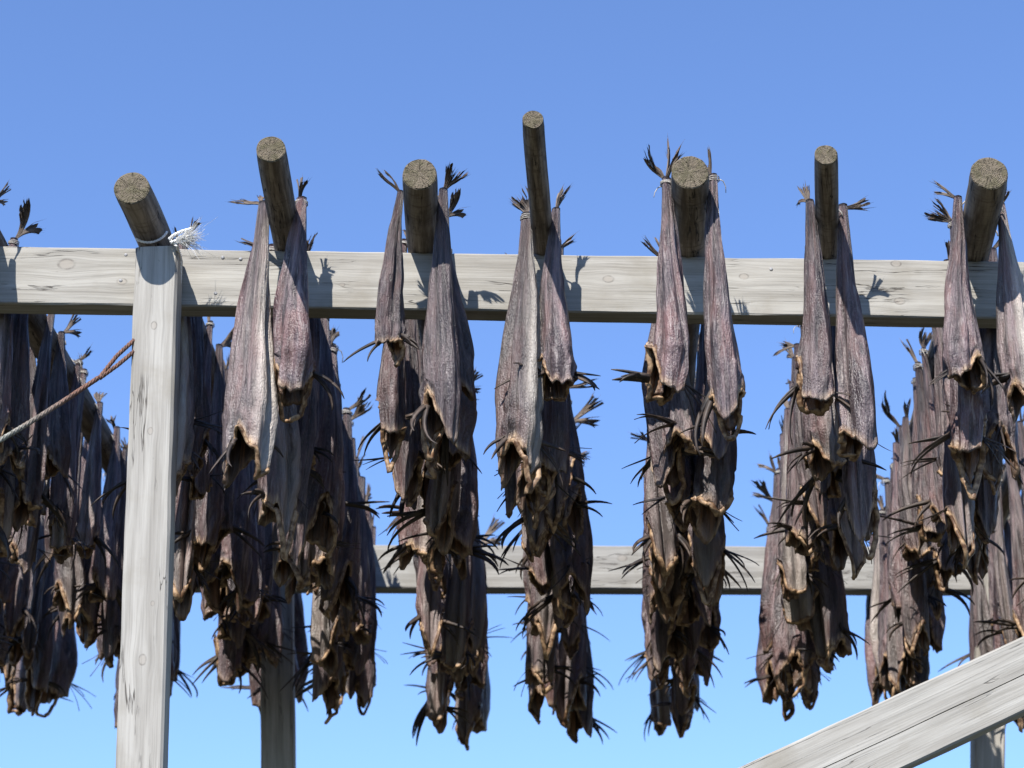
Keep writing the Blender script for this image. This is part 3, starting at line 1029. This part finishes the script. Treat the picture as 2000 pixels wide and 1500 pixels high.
# the rows behind
ROWSTART = {-1: 6.1, 0: 5.52, 1: 5.60, 2: 5.50, 3: 5.50, 4: 5.50, 5: 5.50, 6: 5.50, 7: 5.50, 8: 6.35}
ROWEND = {-1: 8.0, 0: 8.0, 1: 8.05, 2: 7.8, 3: 8.05, 4: 7.95, 5: 8.08, 6: 7.9, 7: 7.9, 8: 7.9}
for pole in POLES:
    Y = ROWSTART[pole]
    end = min(ROWEND[pole], PATH[pole][3].y - .05)
    while Y < end:
        for side in (-1, 1):
            hang(pole, side, Y + fr.uniform(-.08, .08), None, None, fr.uniform(.76, 1.14), tail=(1 if fr.random() < .36 else 2), drop=fr.uniform(0, .03))
        Y += fr.uniform(.150, .195)
print('fish', sum(COUNT.values()))

# ------------------------------------------------------------------ wire rope round the post
def rope_strands(g, pts, rad, nstr, pitch, phase=0.0, sides=6):
    pts = [Vector(p) for p in pts]
    # resample
    seg = [0.0]
    for a, b in zip(pts, pts[1:]): seg.append(seg[-1] + (b - a).length)
    L = seg[-1]
    m = max(8, int(L / (pitch / 14)))
    cl = []
    for i in range(m + 1):
        s = L * i / m
        k = max(j for j in range(len(seg)) if seg[j] <= s + 1e-9)
        k = min(k, len(pts) - 2)
        cl.append(pts[k].lerp(pts[k + 1], (s - seg[k]) / max(1e-9, seg[k + 1] - seg[k])))
    for _ in range(3):
        cl = [cl[0]] + [(cl[i - 1] + cl[i] * 2 + cl[i + 1]) / 4 for i in range(1, m)] + [cl[-1]]
    for q in range(nstr):
        path = []
        up = None
        for i, p in enumerate(cl):
            t = (cl[min(i + 1, m)] - cl[max(i - 1, 0)]).normalized()
            if up is None: up = Vector((0, 0, 1)) if abs(t.z) < .9 else Vector((1, 0, 0))
            sd = t.cross(up).normalized(); up = sd.cross(t).normalized()
            a = 2 * math.pi * (q / nstr + (L * i / m) / pitch) + phase
            path.append(p + (sd * math.cos(a) + up * math.sin(a)) * rad * .58)
        g.tube(path, [rad * .5] * len(path), sides)

YC = YF - 0.105
M_WIRE = wire_mat()
w_root = empty('wire_rope', at_y(262, 690, YC))
tag(w_root, 'rusty twisted wire rope looped round the post, running down left', 'rope')
o_ = w_root.location
def rel(px, py, Y): return at_y(px, py, Y) - o_
g = Geo()
rope_strands(g, [rel(192, 738, YC - .03), rel(120, 786, YC - .07), rel(60, 824, YC - .11), rel(0, 860, YC - .15), rel(-120, 926, YC - .24), rel(-300, 1010, YC - .36)], .0062, 5, .06)
g.build('main_rope', M_WIRE, w_root)
for nm, ya, yb in (('upper', 664, 738), ('lower', 686, 739)):
    g = Geo()
    hw = .058
    pr = [rel(194, yb, YC - .03), rel(228, (ya + yb) / 2 + (-6 if nm == 'upper' else 2), YC - .02), rel(262, ya, YC + .005), rel(262, ya - 2, YC + .05) + Vector((.0, 0, 0)), rel(268, ya - 1, YC + .112)]
    pr += [rel(338, ya + 10, YC + .112)]
    rope_strands(g, pr, .0055, 4, .045, 1.0)
    g.build('loop_strand', M_WIRE, w_root)

# ------------------------------------------------------------------ white rope at the first pole
r_root = empty('white_rope', at_y(340, 478, YF - .1))
tag(r_root, 'frayed white rope tying the short pole to the post', 'rope')
o_ = r_root.location
near, f1, b1, far1, r0, r1 = PATH[1]
g = Geo()
pc, pr_ = pole_point(1, YF - .045)
loop = []
for a in np.linspace(-2.2, -.35, 14):                    # round the pole, just in front of the rail
    loop.append(pc + Vector((math.cos(a) * (pr_ + .006), .010 * math.sin(a * .5), math.sin(a) * (pr_ + .006))) - o_)
rope_strands(g, loop, .0032, 3, .025)
g.build('lashing', M_ROPE, r_root)
g = Geo()
rope_strands(g, [rel(333, 470, YF - .11), rel(346, 480, YF - .125), rel(352, 500, YF - .06), rel(352, 540, YF - .03), rel(347, 580, YF - .03), rel(345, 625, YF - .03), rel(345, 652, YF - .03)], .0046, 3, .035)
rope_strands(g, [rel(340, 474, YF - .11), rel(344, 500, YF - .05), rel(348, 560, YF - .025), rel(349, 600, YF - .025)], .0036, 3, .03, 2.0)
g.build('hanging_cord', M_ROPE, r_root)
g = Geo()
rope_strands(g, [rel(330, 468, YF - .12), rel(340, 459, YF - .13), rel(356, 452, YF - .14), rel(375, 447, YF - .15)], .0045, 3, .03)
rope_strands(g, [rel(334, 474, YF - .12), rel(345, 470, YF - .13), rel(352, 474, YF - .14)], .0045, 3, .03)
g.build('rope_end', M_ROPE, r_root)
g = Geo()
tr = random.Random(9)
for q in range(300):
    s = rel(348 + tr.uniform(-5, 8), 470 + tr.uniform(-7, 5), YF - .14 + tr.uniform(-.012, .012))
    L = tr.uniform(.02, .06)
    d = Vector((1, tr.gauss(0, .30), .22 + tr.gauss(0, .30))).normalized()
    b = Vector((tr.gauss(0, .5), tr.gauss(0, .6), tr.gauss(-.15, .75)))
    pts = [s + d * L * t + b * L * .45 * t * t for t in (0, .3, .6, .85, 1)]
    g.tube(pts, [.0006, .0006, .0005, .0004, .0003], 3, False)
g.build('frayed_tuft', M_ROPE, r_root)
